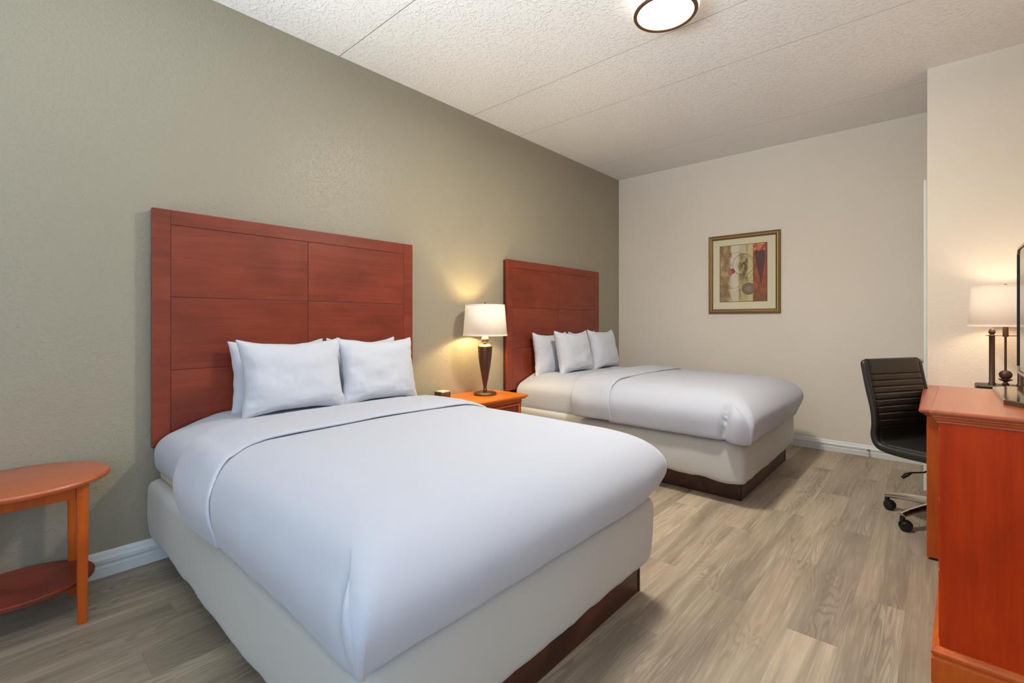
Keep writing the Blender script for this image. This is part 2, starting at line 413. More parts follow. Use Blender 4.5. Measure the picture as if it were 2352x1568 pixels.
def draped(x_head, x_foot, ycen, half, prof_side, prof_foot, rc0, rc1, crown, nT=26, nM=30, nX=44, foot=True, disp=None, hslope=0.0):
    """cloth over a mattress: profiles are (outset, z) from the flat top over the edge to the hem"""
    PS = spline(prof_side, nM); PF = spline(prof_foot, nM) if foot else None
    bm = bmesh.new()
    nW = nT*2+1
    # across index j: 0..nM-1 left skirt (hem first), nM..nM+nW-1 top, then right skirt
    cols = []
    for j in range(nM-1): cols.append(('L', nM-1-j, 0))
    for j in range(nW): cols.append(('T', 0, -1+2*j/(nW-1)))
    for j in range(nM-1): cols.append(('R', j+1, 0))
    rows = [('T', 0, i/nX) for i in range(nX+1)]
    if foot: rows += [('F', i+1, 1) for i in range(nM-1)]
    grid = []
    for rk, ri, rt in rows:
        line = []
        for ck, ci, cw in cols:
            m = max(ri, ci); tt = m/(nM-1)
            os_, zs_ = PS[m]
            of_, zf_ = PF[m] if foot else (0, 0)
            side_ = 1 if ck == 'R' or (ck == 'T' and cw > 0) else -1
            rcl = (0.075 if foot == 2 and side_ > 0 else rc1); rc = rc0+(rcl-rc0)*sm(0.1, 0.9, tt)
            yE = half+os_; xE = x_foot+of_
            side = 0 if ck == 'T' else (-1 if ck == 'L' else 1)
            if not foot: rc = 0; 
            if rk == 'T':        # main length
                x = x_head+(xE-rc-x_head)*rt if side and foot else x_head+((x_foot+PF[0][0] if foot else x_foot)-(rc0 if foot else 0)-x_head)*rt
                if not side:
                    y = cw*(half+PS[0][0]-(rc0 if foot else 0)); z = PS[0][1]
                    # keep the top parallel with the skirt's first row
                    x = x_head+(x_foot+(PF[0][0] if foot else 0)-(rc0 if foot else 0)-x_head)*rt
                    if foot: y = cw*(half+PS[0][0]-rc0*sm(0.0, 1.0, rt)) ; 
                else:
                    rr = rc*sm(0.0, 1.0, rt) if False else 0
                    y = side*yE if rt < 1 else side*yE; z = zs_
                    if tt == 0: y = side*(half+PS[0][0])
                kf = 0.0
            else:
                if not side: x = xE; y = cw*(half+os_-rc); z = zf_; kf = 1.0
                else:
                    if ri == 0: a = 1.0
                    q, p_ = ci, ri
                    fr = 0.5*(q/p_) if q <= p_ else 1-0.5*(p_/q)
                    th = fr*PI/2
                    x = xE-rc+rc*math.cos(th); y = side*(yE-rc+rc*math.sin(th)); z = zf_+(zs_-zf_)*fr; kf = 1-fr
            w_ = min(1, abs(y)/half)
            fx_ = max(0, min(1, (x_foot-x)/0.5))
            top = 1-sm(0.0, 0.45, tt)
            z += crown*(1-w_**2.6)*top*(fx_**0.5 if foot else 1)
            z += hslope*(x-x_head)
            p = Vector((x, ycen+y, z))
            if disp: p = disp(p, x, y, z, tt, side, rk == 'F')
            line.append(bm.verts.new(p))
        grid.append(line)
    for a, b in zip(grid, grid[1:]):
        for i in range(len(a)-1):
            try: bm.faces.new((a[i], a[i+1], b[i+1], b[i]))
            except ValueError: pass
    return bm

def cloth_obj(name, bm, m, parent=None, th=0.006, sub=1):
    o = obj(name, bm, m, parent, 180)
    if th:
        s = o.modifiers.new('Solidify', 'SOLIDIFY'); s.thickness = th; s.offset = -1
    if sub:
        s = o.modifiers.new('Subsurf', 'SUBSURF'); s.levels = sub; s.render_levels = sub
    return o

def make_bed(y0, y1, xb, px, pyc, where, which, top, seed, sheet_hem):
    yc = (y0+y1)/2; hw = (y1-y0)/2
    r = thing('bed', 'grey wrapped %s bed on a dark walnut plinth, %s' % (which, where), 'bed', (0, yc, 0))
    # plinth
    pc = pyc-yc; ph = 0.62
    bm = bmesh.new()
    add_box(bm, 0.12, px, pc-ph, pc-ph+0.02, 0, 0.19, 0.002); add_box(bm, 0.12, px, pc+ph-0.02, pc+ph, 0, 0.19, 0.002)
    add_box(bm, px-0.02, px, pc-ph+0.02, pc+ph-0.02, 0, 0.19); add_box(bm, 0.12, 0.14, pc-ph+0.02, pc+ph-0.02, 0, 0.19)
    obj('plinth', bm, M['plinth'], r)
    for s in (-1, 1):
        bm = bmesh.new(); add_box(bm, px-0.004, px+0.003, pc+s*ph-(0.003 if s > 0 else 0.0)-0.009*(s > 0), pc+s*ph+(0.003 if s < 0 else 0.0)+0.009*(s < 0), 0, 0.175)
        obj('corner_strip', bm, M['black_plastic'], r)
    # wrapped box spring: slightly slack wrap with a soft lower edge
    bm = bmesh.new()
    zb, zt = 0.150, 0.428
    prof = [(-0.10, zb+0.012), (-0.045, zb+0.006), (-0.015, zb), (-0.004, zb+0.02), (0.001, zb+0.07), (0.003, zb+0.14), (0.001, zt-0.04), (-0.006, zt-0.012), (-0.02, zt-0.002), (-0.05, zt)]
    prof = [tuple(v) for v in spline(prof, 26)]
    def loop(o, z, nn=40):
        pts = []
        X0, X1, Y0, Y1 = 0.05-o, xb+o, -hw-o, hw+o; rr = 0.045
        for cx_, cy_, a0 in ((X1-rr, Y1-rr, 0), (X0+rr, Y1-rr, 90), (X0+rr, Y0+rr, 180), (X1-rr, Y0+rr, 270)):
            for k in range(7):
                a = math.radians(a0+15*k); pts.append((cx_+rr*math.cos(a), cy_+rr*math.sin(a)))
        # subdivide long edges
        out = []
        for i, p in enumerate(pts):
            q = pts[(i+1) % len(pts)]; L_ = math.hypot(q[0]-p[0], q[1]-p[1]); k = nn if L_ > 0.2 else 1
            for j in range(k): out.append((p[0]+(q[0]-p[0])*j/k, p[1]+(q[1]-p[1])*j/k))
        res = []
        for (x, y) in out:
            low = 1-sm(zb, zb+0.08, z)
            dz = low*(0.010*nz(x+seed, y, 0, 7)+0.004*nz(x, y, seed, 25)-0.012*nz(x, y, 3+seed, 1.6))
            wob = 0.004*nz(x, y, z+seed, 5)
            res.append(bm.verts.new((x+wob, y+wob, z+dz)))
        return res
    rings = [loop(o, z) for o, z in prof]
    for a, b in zip(rings, rings[1:]):
        n = len(a)
        for i in range(n): bm.faces.new((a[i], a[(i+1) % n], b[(i+1) % n], b[i]))
    bm.faces.new(list(reversed(rings[0]))); bm.faces.new(rings[-1])
    obj('box_spring', bm, M['cover'], r, 60)
    # mattress body (its ticking shows under the sheet) and the fitted sheet
    mh = hw-0.025
    bm = box(0.075, xb-0.02, -mh+0.015, mh-0.015, 0.416, top-0.15, 0.04, 4)
    obj('mattress', bm, M['ticking'], r, 40)
    def dsp(p, x, y, z, tt, side, ft):
        k = sm(0.5, 1, tt)
        p.z += 0.010*nz(x, y, seed, 4)*k + 0.0035*nz(x*2, y*2, z+seed, 6)
        # round the head-end corner
        hk = 1-sm(0.06, 0.36, x)
        p.z -= 0.035*hk*hk*sm(mh-0.35, mh, abs(y))*(1-tt*0.8)*(y < 0)
        if y > 0: p.z += 0.035*sm(mh-0.34, mh-0.10, y)*(1-sm(0.1, 0.7, tt))*(1-sm(0.4, 0.8, x))
        return p
    ps = [(-0.26, top-0.012), (-0.14, top-0.03), (-0.05, top-0.062), (-0.005, top-0.11), (0.003, top-0.17), (0.0, sheet_hem+0.046), (-0.004, sheet_hem+0.01), (-0.012, sheet_hem)]
    bm = draped(0.066, xb-0.03, 0, mh, ps, ps, 0.05, 0.02, 0.018, nT=14, nM=22, nX=30, disp=dsp)
    cloth_obj('fitted_sheet', bm, M['linen'], r, 0.005)
    return r

B1 = dict(y0=0.535, y1=1.985); B2 = dict(y0=3.225, y1=4.665)
bed1 = make_bed(B1['y0'], B1['y1'], 2.0, 1.937, 1.335, 'nearer the camera', 'near', 0.715, 1.3, 0.476)
bed2 = make_bed(B2['y0'], B2['y1'], 2.015, 1.955, 3.99, 'beyond the nightstand', 'far', 0.715, 7.9, 0.425)

def duvet(bed, xs0, xs1, xf, yc, half, ztop, hem, seed, label, crease, bandhem, skew):
    r = thing('duvet', label, 'duvet', (0, yc, 0))
    def dsp(p, x, y, z, tt, side, ft):
        if side < 0: p.x += skew*sm(0.1, 0.9, tt)*(1-sm(xs1, xs1+0.7, x))
        # broad soft undulation on top, vertical ripples low on the skirts
        top = 1-sm(0, 0.4, tt)
        p.z += 0.006*nz(x, y, seed, 2.1)*top
        low = sm(0.45, 1.0, tt)
        if low > 0:
            rip = 0.006*nz(x*1.0+y, seed, 0, 6)+0.0025*nz(x+y, z*0.4, seed, 20)
            if ft: p.x += rip*low
            else: p.y += side*rip*low
            p.z += 0.005*nz(x, y, seed+5, 2.0)*low + 0.002*nz(x, y, seed, 14)*low
        # corner tips droop
        near = max(0, 1-math.hypot(x-xf, abs(y)-half)/0.16)
        p.z -= 0.012*near*low*(side < 0)
        if y > 0:
            fc = sm(half-0.35, half, y)*sm(xf-0.35, xf, x)*low
            p.x -= 0.03*fc*low; p.y -= 0.03*fc*low
        # tucked fold at the near foot corner
        if crease and side < 0 and not ft:
            dxc = (xf-x)
            c0 = crease[0]+crease[1]*(tt-0.5)
            g = math.exp(-((dxc-c0)/crease[2])**2)*sm(0.28, 0.6, tt)
            p.y += crease[3]*g
            if dxc < c0: p.y -= crease[4]*sm(0.3, 0.6, tt)*math.sin(PI*max(0, min(1, dxc/c0)))
        return p
    ps = [(-0.22, ztop), (-0.13, ztop-0.012), (-0.05, ztop-0.045), (0.005, ztop-0.105), (0.022, ztop-0.17), (0.012, hem+0.03), (0.0, hem), (-0.02, hem+0.004)]
    pf = [(-0.24, ztop), (-0.15, ztop-0.010), (-0.06, ztop-0.045), (0.0, ztop-0.105), (0.020, ztop-0.17), (0.006, hem+0.03), (-0.01, hem), (-0.03, hem+0.004)]
    bm = draped(xs1-0.03, xf, 0, half, ps, pf, 0.10, 0.012, 0.022, nT=22, nM=34, nX=52, foot=2, disp=dsp)
    cloth_obj('quilt', bm, M['linen'], r, 0.012)
    # folded-back sheet band above the quilt
    def dsp2(p, x, y, z, tt, side, ft):
        e = (x-xs0)/(xs1-xs0)
        if side < 0: p.x += skew*sm(0.1, 0.9, tt)
        puff = math.sin(PI*max(0, min(1, e)))**0.5
        lift = 0.010+0.010*puff+0.004*nz(x*2, y, seed+3, 5)
        # scalloped gap where the fold lies on the quilt
        if tt < 0.3: p.z += lift; p.x += 0.010*nz(y, seed, 0, 3.0)*e
        else:
            p.y += side*lift*0.8; p.z += lift*(1-sm(0.3, 0.6, tt))
            p.y += side*0.010*nz(x, seed, 0, 9)*sm(0.5, 1, tt)
        p.z += 0.006*nz(x, y, seed, 3)*sm(0.6, 1, tt)
        return p
    psb = [(a+0.003, z+0.001) for a, z in ps[:5]]+[(0.012, bandhem+0.03), (0.003, bandhem), (-0.01, bandhem+0.003)]
    bm = draped(xs0, xs1, 0, half, psb, psb, 0, 0, 0.022, nT=22, nM=34, nX=22, foot=False, disp=dsp2)
    cloth_obj('turned_down_fold', bm, M['linen'], r, 0.012)
    return r
duvet(bed1, 0.56, 0.975, 2.045, 1.27, 0.750, 0.722, 0.455, 2.2,
      'white duvet with turned down fold draped over the nearer bed', (0.09, -0.16, 0.014, 0.016, 0.012), 0.452, 0.20)
duvet(bed2, 0.70, 1.05, 2.065, 3.965, 0.775, 0.722, 0.428, 9.4,
      'white duvet with a tucked corner fold on the farther bed', (0.14, 0.05, 0.011, 0.050, 0.040), 0.44, 0.04)

def pillow(loc, rot, w_, h_, th, label, seed, group):
    bm = bmesh.new(); n = 34
    def P(u, v, s):
        x = w_/2*u*(1-0.10*(1-v*v)*abs(u)**2); y = h_/2*v*(1-0.13*(1-u*u)*abs(v)**2)
        # drawn-out corners
        k = (abs(u)*abs(v))**6
        x *= 1+0.03*k; y *= 1+0.085*k
        ck = max(0, abs(u)+abs(v)-1.86)/0.14; x *= 1-0.035*ck*ck; y *= 1-0.05*ck*ck
        e = (1-abs(u)**3.2)*(1-abs(v)**3.2)
        z = s*th/2*max(0, e)**0.55
        wr = 0.010*nz(u*1.1, v*1.1, seed+s, 2.3)+0.0035*nz(u*1.5, v*1.5, seed+s*3, 7)
        ed = (1-max(abs(u), abs(v)))
        pull = 0.004*math.sin(26*u+seed)*math.exp(-ed*9)*(abs(v) > abs(u))+0.004*math.sin(24*v+seed)*math.exp(-ed*9)*(abs(u) >= abs(v))
        b = 0.006*nz(u*3, v*3, seed+9, 1.2)
        sag = 0.5*math.exp(-((v+1)/0.5)**2)*0.03*(1-u*u)
        return Vector((x+b*(abs(u) > 0.8), y+b*(abs(v) > 0.8), z+(wr+pull)*min(1, e*4+0.15)+sag*s))
    G = {}
    for s in (1, -1):
        for i in range(n+1):
            for j in range(n+1):
                if s < 0 and (i in (0, n) or j in (0, n)): G[s, i, j] = G[1, i, j]; continue
                u, v = math.sin((i/n-0.5)*PI*0.98)/math.sin(PI*0.49), math.sin((j/n-0.5)*PI*0.98)/math.sin(PI*0.49)
                u = 0.5*u+0.5*(2*i/n-1); v = 0.5*v+0.5*(2*j/n-1)
                G[s, i, j] = bm.verts.new(P(u, v, s))
    for s in (1, -1):
        for i in range(n):
            for j in range(n):
                q = (G[s, i, j], G[s, i+1, j], G[s, i+1, j+1], G[s, i, j+1])
                bm.faces.new(q if s > 0 else tuple(reversed(q)))
    o = obj('pillow', bm, M['linen_p'], None, 180)
    s = o.modifiers.new('Subsurf', 'SUBSURF'); s.levels = 1; s.render_levels = 1
    o.location = loc
    tilt, yaw, roll = rot
    # local x -> world y (width), local y -> up leaning back towards the headboard, local z -> into the room
    B = Matrix(((0, 0, 1), (1, 0, 0), (0, 1, 0))).to_4x4()
    R = Matrix.Rotation(yaw, 4, 'Z') @ Matrix.Rotation(-tilt, 4, 'Y') @ B @ Matrix.Rotation(roll, 4, 'Z')
    o.rotation_euler = R.to_euler()
    return tag(o, label, 'pillow', group)
G1 = 'pillows on the nearer bed'; G2 = 'pillows on the farther bed'
D = math.radians
pillow((0.135, 1.13, 0.885), (D(6), 0, 0), 0.53, 0.41, 0.13, 'white pillow behind, left side of the nearer bed, mostly hidden', 1.7, G1)
pillow((0.135, 1.66, 0.885), (D(6), 0, 0), 0.50, 0.41, 0.13, 'white pillow behind, right side of the nearer bed, only top corners showing', 4.1, G1)
pillow((0.325, 1.13, 0.903), (D(12), D(-2), D(0)), 0.56, 0.405, 0.16, 'white front pillow, left of the pair on the nearer bed', 6.3, G1)
pillow((0.335, 1.650, 0.898), (D(12), D(2), D(-1)), 0.545, 0.405, 0.16, 'white front pillow, right of the pair on the nearer bed', 8.8, G1)
pillow((0.135, 3.69, 0.885), (D(6), 0, 0), 0.54, 0.41, 0.13, 'white pillow behind, left side of the farther bed', 12.2, G2)
pillow((0.135, 4.25, 0.885), (D(6), 0, 0), 0.50, 0.41, 0.13, 'white pillow behind, right side of the farther bed, one corner showing', 15.5, G2)
pillow((0.315, 3.815, 0.903), (D(12), D(-2), 0), 0.52, 0.41, 0.16, 'white front pillow, left of the pair on the farther bed', 18.1, G2)
pillow((0.325, 4.335, 0.905), (D(12), D(2), D(-1)), 0.52, 0.41, 0.16, 'white front pillow, right of the pair on the farther bed', 21.6, G2)

# ------------------------------------------------------------------ nightstand, bedside lamp, outlet
NZ = 0.61
t = thing('nightstand', 'honey cherry nightstand between the two beds', 'nightstand', (0.02, 2.30, 0))
bm = bmesh.new(); moulded_slab(bm, 0.012, 0.425, 0.022, 0.618, [(-0.004, NZ-0.034), (0.004, NZ-0.032), (0.008, NZ-0.024), (0.018, NZ-0.02), (0.022, NZ-0.012), (0.022, NZ-0.005), (0.018, NZ)])
obj('top', bm, M['night_top'], t)
bm = bmesh.new(); add_box(bm, 0.0, 0.40, 0.03, 0.05, 0.0, NZ-0.034, 0.002); add_box(bm, 0.0, 0.40, 0.59, 0.61, 0.0, NZ-0.034, 0.002)
add_box(bm, 0.0, 0.012, 0.05, 0.59, 0.04, NZ-0.034); add_box(bm, 0.012, 0.40, 0.05, 0.59, 0.04, 0.06)
add_box(bm, 0.38, 0.405, 0.03, 0.61, NZ-0.062, NZ-0.034, 0.002); add_box(bm, 0.38, 0.405, 0.05, 0.59, 0.0, 0.07, 0.002)
add_box(bm, 0.38, 0.405, 0.05, 0.59, 0.36, 0.38, 0.002)
obj('carcass', bm, M['orange'], t)
for z0, z1 in ((0.38, NZ-0.064), (0.072, 0.358)):
    dr = obj('drawer', box(0.385, 0.402, 0.054, 0.586, z0, z1, 0.003), M['cherry'], t)
    bm = bmesh.new()
    for a, b, c_, e in ((0.058, 0.582, z0+0.004, z0+0.02), (0.058, 0.582, z1-0.02, z1-0.004), (0.058, 0.075, z0+0.02, z1-0.02), (0.565, 0.582, z0+0.02, z1-0.02)):
        add_box(bm, 0.402, 0.409, a, b, c_, e, 0.003)
    obj('drawer_moulding', bm, M['orange'], dr)
    obj('knob', lathe([(0.0, 0.0), (0.012, 0.002), (0.015, 0.010), (0.008, 0.016), (0.007, 0.026), (0.0, 0.026)], n=20), M['nickel'], dr, 40)
    k = dr.children[-1] if dr.children else None
    for ch in dr.children:
        if ch.name.startswith('knob'): ch.location = (0.428, 0.32, (z0+z1)/2); ch.rotation_euler = (0, -PI/2, 0)

bx, by = 0.215, 2.70
t = thing('table_lamp', 'bedside lamp with tapered bronze vase body and cream drum shade', 'lamp', (bx, by, NZ))
obj('base', lathe([(0.088, 0.0), (0.092, 0.004), (0.092, 0.012), (0.084, 0.020), (0.060, 0.026), (0.024, 0.028), (0.0, 0.028)]), M['antique'], t, 40)
obj('body', lathe([(0.0, 0.026), (0.013, 0.027), (0.018, 0.034), (0.016, 0.042), (0.012, 0.046), (0.013, 0.060), (0.020, 0.100), (0.032, 0.165), (0.045, 0.235), (0.053, 0.300), (0.057, 0.350), (0.0585, 0.380), (0.0585, 0.386), (0.0, 0.386)], n=48), M['bronze'], t, 40)
obj('cap', lathe([(0.0585, 0.386), (0.057, 0.391), (0.046, 0.401), (0.032, 0.408), (0.018, 0.410), (0.014, 0.414), (0.0, 0.414)]), M['nickel'], t, 40)
obj('ball', lathe([(0.0, 0.410)]+[(0.032*math.sin(a*PI/14), 0.442-0.032*math.cos(a*PI/14)) for a in range(1, 14)]+[(0.0, 0.474)]), M['nickel'], t, 60)
obj('stem', lathe([(0.0, 0.470), (0.006, 0.470), (0.006, 0.48), (0.016, 0.48), (0.016, 0.505), (0.0, 0.505)]), M['nickel'], t, 40)
bm = bmesh.new(); add_lathe(bm, [(0.178, 0.474), (0.1585, 0.722)], n=64)
bm.faces.ensure_lookup_table()
for f_ in [f for f in bm.faces if len(f.verts) > 4]: bm.faces.remove(f_)
sh = obj('lamp_shade', bm, M['shade'], t, 180); s = sh.modifiers.new('Solidify', 'SOLIDIFY'); s.thickness = 0.002
for r_, z_ in ((0.1585, 0.718), (0.1783, 0.478)):
    bm = bmesh.new(); add_lathe(bm, [(r_, z_-0.005), (r_+0.0018, z_-0.005), (r_+0.0018, z_+0.005), (r_-0.0025, z_+0.005), (r_-0.0025, z_-0.005), (r_, z_-0.005)], n=64)
    obj('shade_trim', bm, M['shade'], t, 50)
bm = bmesh.new()
for a in range(3): sweep(bm, [(0, 0, 0.718), (0.1575*math.cos(a*2.094), 0.1575*math.sin(a*2.094), 0.718)], 0.0018, 8)
sweep(bm, [(0.0, 0.018, 0.50), (0, 0.05, 0.58), (0, 0.022, 0.70), (0, 0, 0.718)], 0.0018, 8); sweep(bm, [(0.0, -0.018, 0.50), (0, -0.05, 0.58), (0, -0.022, 0.70), (0, 0, 0.718)], 0.0018, 8)
obj('harp', bm, M['nickel'], t, 50)
obj('finial', lathe([(0.0, 0.716), (0.008, 0.718), (0.005, 0.724), (0.008, 0.732), (0.004, 0.741), (0.0, 0.743)], n=20), M['bronze'], t, 50)
obj('switch', lathe([(0.0, 0.022), (0.005, 0.024), (0.005, 0.034), (0.003, 0.040), (0.0, 0.041)], 0.045, 0.035, n=14), M['nickel'], t, 50)
obj('bulb', lathe([(0.0, 0.505), (0.013, 0.507), (0.016, 0.52), (0.027, 0.55), (0.029, 0.568), (0.02, 0.589), (0.0, 0.596)], n=24), M['bulb'], t, 60)
LOWB = 9.0
for dz in (0.565,):
    point('bedside_lamp_light', (bx+0.034, by, NZ+dz), LOWB, WARM, 0.02)
point('bedside_lamp_light_wall_side', (bx-0.036, by-0.01, NZ+0.56), LOWB, WARM, 0.02)

t = thing('power_outlet_box', 'small brown outlet box with ivory socket top beside the bedside lamp', 'outlet box', (0.075, 2.375, NZ))
obj('housing', box(-0.045, 0.045, -0.050, 0.050, 0, 0.048, 0.012, 4), M['brown_plastic'], t, 40)
fp = obj('socket_plate', box(-0.036, 0.036, -0.043, 0.043, 0.045, 0.051, 0.003), M['ivory'], t)
for yy in (-0.026, 0.026):
    bm = bmesh.new()
    for dx_ in (-0.008, 0.008): add_box(bm, dx_-0.0045, dx_+0.0045, yy-0.0015, yy+0.0015, 0.0505, 0.0516)
    add_lathe(bm, [(0.0025, 0.0505), (0.0025, 0.0516)], 0.0, yy+0.010, n=10)
    obj('socket', bm, M['black_plastic'], fp)
obj('data_port', box(-0.007, 0.007, -0.006, 0.006, 0.0495, 0.0506), M['black_plastic'], fp)

# ------------------------------------------------------------------ framed picture
px0, px1, pz0, pz1 = 1.093, 1.785, 1.281, 2.105
t = thing('framed_picture', 'framed abstract print in a gold frame with cream mat on the far wall', 'picture', ((px0+px1)/2, YF, (pz0+pz1)/2))
PW, PH = (px1-px0)/2, (pz1-pz0)/2
def frame_ring(prof, nm, m, parent):
    bm = bmesh.new(); rings = []
    for o_, dy in prof:
        a, b = PW-o_, PH-o_
        rings.append([bm.verts.new(p) for p in ((-a, -dy, -b), (a, -dy, -b), (a, -dy, b), (-a, -dy, b))])
    for r0, r1 in zip(rings, rings[1:]):
        for k in range(4): bm.faces.new((r0[k], r0[(k+1) % 4], r1[(k+1) % 4], r1[k]))
    return obj(nm, bm, m, parent)
fr = frame_ring([(0.0, 0.001), (0.0, 0.018), (0.003, 0.024), (0.010, 0.026), (0.016, 0.024)], 'outer_moulding', M['gold_dark'], t)
frame_ring([(0.016, 0.024), (0.019, 0.030), (0.026, 0.032), (0.032, 0.028), (0.034, 0.022)], 'frame', M['gold'], t)
frame_ring([(0.034, 0.022), (0.040, 0.020), (0.045, 0.014), (0.046, 0.008)], 'inner_moulding', M['gold_dark'], t)
obj('mat_board', box(-PW+0.044, PW-0.044, -0.010, -0.002, -PH+0.044, PH-0.044), M['mat_board'], t)
def mixc(a, b, k): k = max(0, min(1, k)); return tuple(a[i]+(b[i]-a[i])*k for i in range(3))
def art(s, q):
    n1 = nz(s*1.3, q, 1.0, 9); n2 = nz(s, q, 4.0, 26); n3 = nz(s, q*0.6, 7.0, 4)
    c = (168, 142, 104)
    if s < 0.71:
        c = mixc((134, 108, 74), (190, 160, 118), 0.5+n1*0.9+n2*0.5)
        c = mixc(c, (214, 204, 180), sm(0.20, 0.28, s+0.04*n1))
        o_ = mixc((196, 178, 128), (150, 130, 76), 0.35+n1*0.6)
        c = mixc(c, o_, sm(0.405, 0.42, s))
        dk = math.exp(-((s-0.52)/0.10)**2-((q-0.36)/0.13)**2)+0.8*math.exp(-((s-0.52)/0.09)**2-((q-0.56)/0.07)**2)+0.7*math.exp(-((s-0.44)/0.04)**2-((q-0.84)/0.08)**2)
        c = mixc(c, (84, 64, 30), dk*(0.62+1.3*n1+0.8*n2))
        c = mixc(c, (206, 190, 142), sm(0.60, 0.615, s)*0.85)
        if q < 0.16 and 0.41 < s < 0.55: c = mixc(c, (206, 198, 172), 0.7)
        if q > 0.79: c = mixc(c, (200, 184, 136), 0.35*(s > 0.23))
        c = mixc(c, (120, 92, 60), 0.7*max(0, n3+0.1)*(s < 0.26))
    else:
        c = mixc((138, 62, 36), (170, 98, 58), 0.5+n1*0.9+n2*0.4)
        if q < 0.13: c = mixc((160, 66, 34), (214, 144, 88), 0.45+n1*0.8+n2*0.9)
        c = mixc(c, (150, 56, 40), sm(0.94, 0.97, s)*(q < 0.6))
        c = mixc(c, (112, 80, 40), sm(0.72, 1.0, q)*0.7)
        # dark wedge
        if q > 0.135:
            xl = 0.735+(q-0.135)*0.20; xr = 0.955-(max(0, q-0.30))*0.17
            if q > 0.3: xl = 0.768+(q-0.30)*0.245; xr = 0.955-(q-0.30)*0.20
            k = sm(-0.004, 0.006, s-xl)*sm(-0.004, 0.006, xr-s)*(q < 0.72)
            c = mixc(c, (86, 50, 40), k)
    def ring(cx_, cy_, rx, ry, wd, colr, k, rng=None):
        nonlocal c
        dd = math.hypot((s-cx_)/rx, (q-cy_)/ry)
        if rng is None or rng(s, q): c = mixc(c, colr, k*math.exp(-((dd-1)*rx/wd)**2))
    ring(0.51, 0.35, 0.222, 0.185, 0.0045, (84, 62, 36), 0.9)
    ring(0.36, 0.42, 0.37, 0.285, 0.004, (104, 80, 46), 0.75, lambda a, b: a > 0.24 and b < 0.66)
    ring(0.27, 0.30, 0.56, 0.46, 0.004, (96, 72, 40), 0.6, lambda a, b: b > 0.6 and a < 0.5)
    ring(0.66, 1.02, 0.40, 0.38, 0.004, (110, 84, 50), 0.6, lambda a, b: b < 0.85 and a > 0.38)
    dd = math.hypot((s-0.27)/0.067, (q-0.46)/0.05); c = mixc(c, mixc((172, 104, 92), (144, 76, 70), 0.5+n1*2), 1-sm(0.92, 1.05, dd))
    dd = math.hypot((s-0.62)/0.145, (q-0.775)/0.105); c = mixc(c, mixc((112, 92, 76), (150, 128, 104), math.exp(-dd*dd*2)+n1*0.3), 1-sm(0.95, 1.03, dd))
    if min(s, 1-s)*0.46 < 0.004 or min(q, 1-q)*0.59 < 0.004: c = (92, 74, 42)
    return lin(*c)
ax0, ax1, az0, az1 = 1.206, 1.666, 1.401, 1.994
ox, oz = (px0+px1)/2, (pz0+pz1)/2
me = bpy.data.meshes.new('print'); NU, NV = 150, 190
verts = [(ax0-ox+(ax1-ax0)*i/NU, -0.0115, az1-oz-(az1-az0)*j/NV) for j in range(NV+1) for i in range(NU+1)]
faces = [(j*(NU+1)+i, (j+1)*(NU+1)+i, (j+1)*(NU+1)+i+1, j*(NU+1)+i+1) for j in range(NV) for i in range(NU)]
me.from_pydata(verts, [], faces)
ca = me.color_attributes.new('print_colour', 'FLOAT_COLOR', 'POINT')
ca.data.foreach_set('color', [k for j in range(NV+1) for i in range(NU+1) for k in art(i/NU, j/NV)])
tm = NT('printed_paper'); at = tm.n('ShaderNodeAttribute', attribute_name='print_colour'); tm.col(at.outputs['Color']); tm.set(Roughness=0.5)
me.materials.append(tm.m); o = bpy.data.objects.new('print', me); C.objects.link(o); o.parent = t

# ------------------------------------------------------------------ side table at the left edge
t = thing('side_table', 'round-ended cherry side table with lower shelf at the left edge', 'side table', (0.262, 0.10, 0))
def disc(prof, sx, sy): 
    bm = bmesh.new(); n = 72; rings = []
    for o_, z in prof: rings.append([bm.verts.new(((sx+o_)*math.cos(2*PI*i/n), (sy+o_)*math.sin(2*PI*i/n), z)) for i in range(n)])
    for a, b in zip(rings, rings[1:]):
        for i in range(n): bm.faces.new((a[i], a[(i+1) % n], b[(i+1) % n], b[i]))
    bm.faces.new(list(reversed(rings[0]))); bm.faces.new(rings[-1]); return bm
obj('table_top', disc([(-0.014, 0.558), (-0.004, 0.560), (0.0, 0.567), (0.0, 0.573), (-0.005, 0.5795), (-0.012, 0.581)], 0.243, 0.266), M['orange_top'], t, 35)
obj('shelf', disc([(-0.006, 0.134), (0.0, 0.138), (0.0, 0.150), (-0.005, 0.154)], 0.185, 0.222), M['cherry'], t, 35).location = (-0.045, 0.0, 0)
for lx, ly in ((0.128, 0.164), (-0.165, 0.164), (0.128, -0.164), (-0.165, -0.164)):
    bm = bmesh.new(); a, b = 0.0185, 0.0145
    r0 = [bm.verts.new((lx+sx*b, ly+sy*b, 0)) for sx, sy in ((-1, -1), (1, -1), (1, 1), (-1, 1))]
    r1 = [bm.verts.new((lx+sx*a, ly+sy*a, 0.558)) for sx, sy in ((-1, -1), (1, -1), (1, 1), (-1, 1))]
    for k in range(4): bm.faces.new((r0[k], r0[(k+1) % 4], r1[(k+1) % 4], r1[k]))
    bm.faces.new(list(reversed(r0))); bm.faces.new(r1)
    bmesh.ops.bevel(bm, geom=list(bm.edges), offset=0.002, segments=2, affect='EDGES')
    obj('leg', bm, M['orange'], t)
bm = bmesh.new()
for s in (0.116, -0.152): add_box(bm, s-0.009, s+0.009, -0.146, 0.146, 0.497, 0.558, 0.002)
for s in (0.155, -0.155): add_box(bm, -0.147, 0.110, s-0.009, s+0.009, 0.497, 0.558, 0.002)
obj('apron', bm, M['orange'], t)

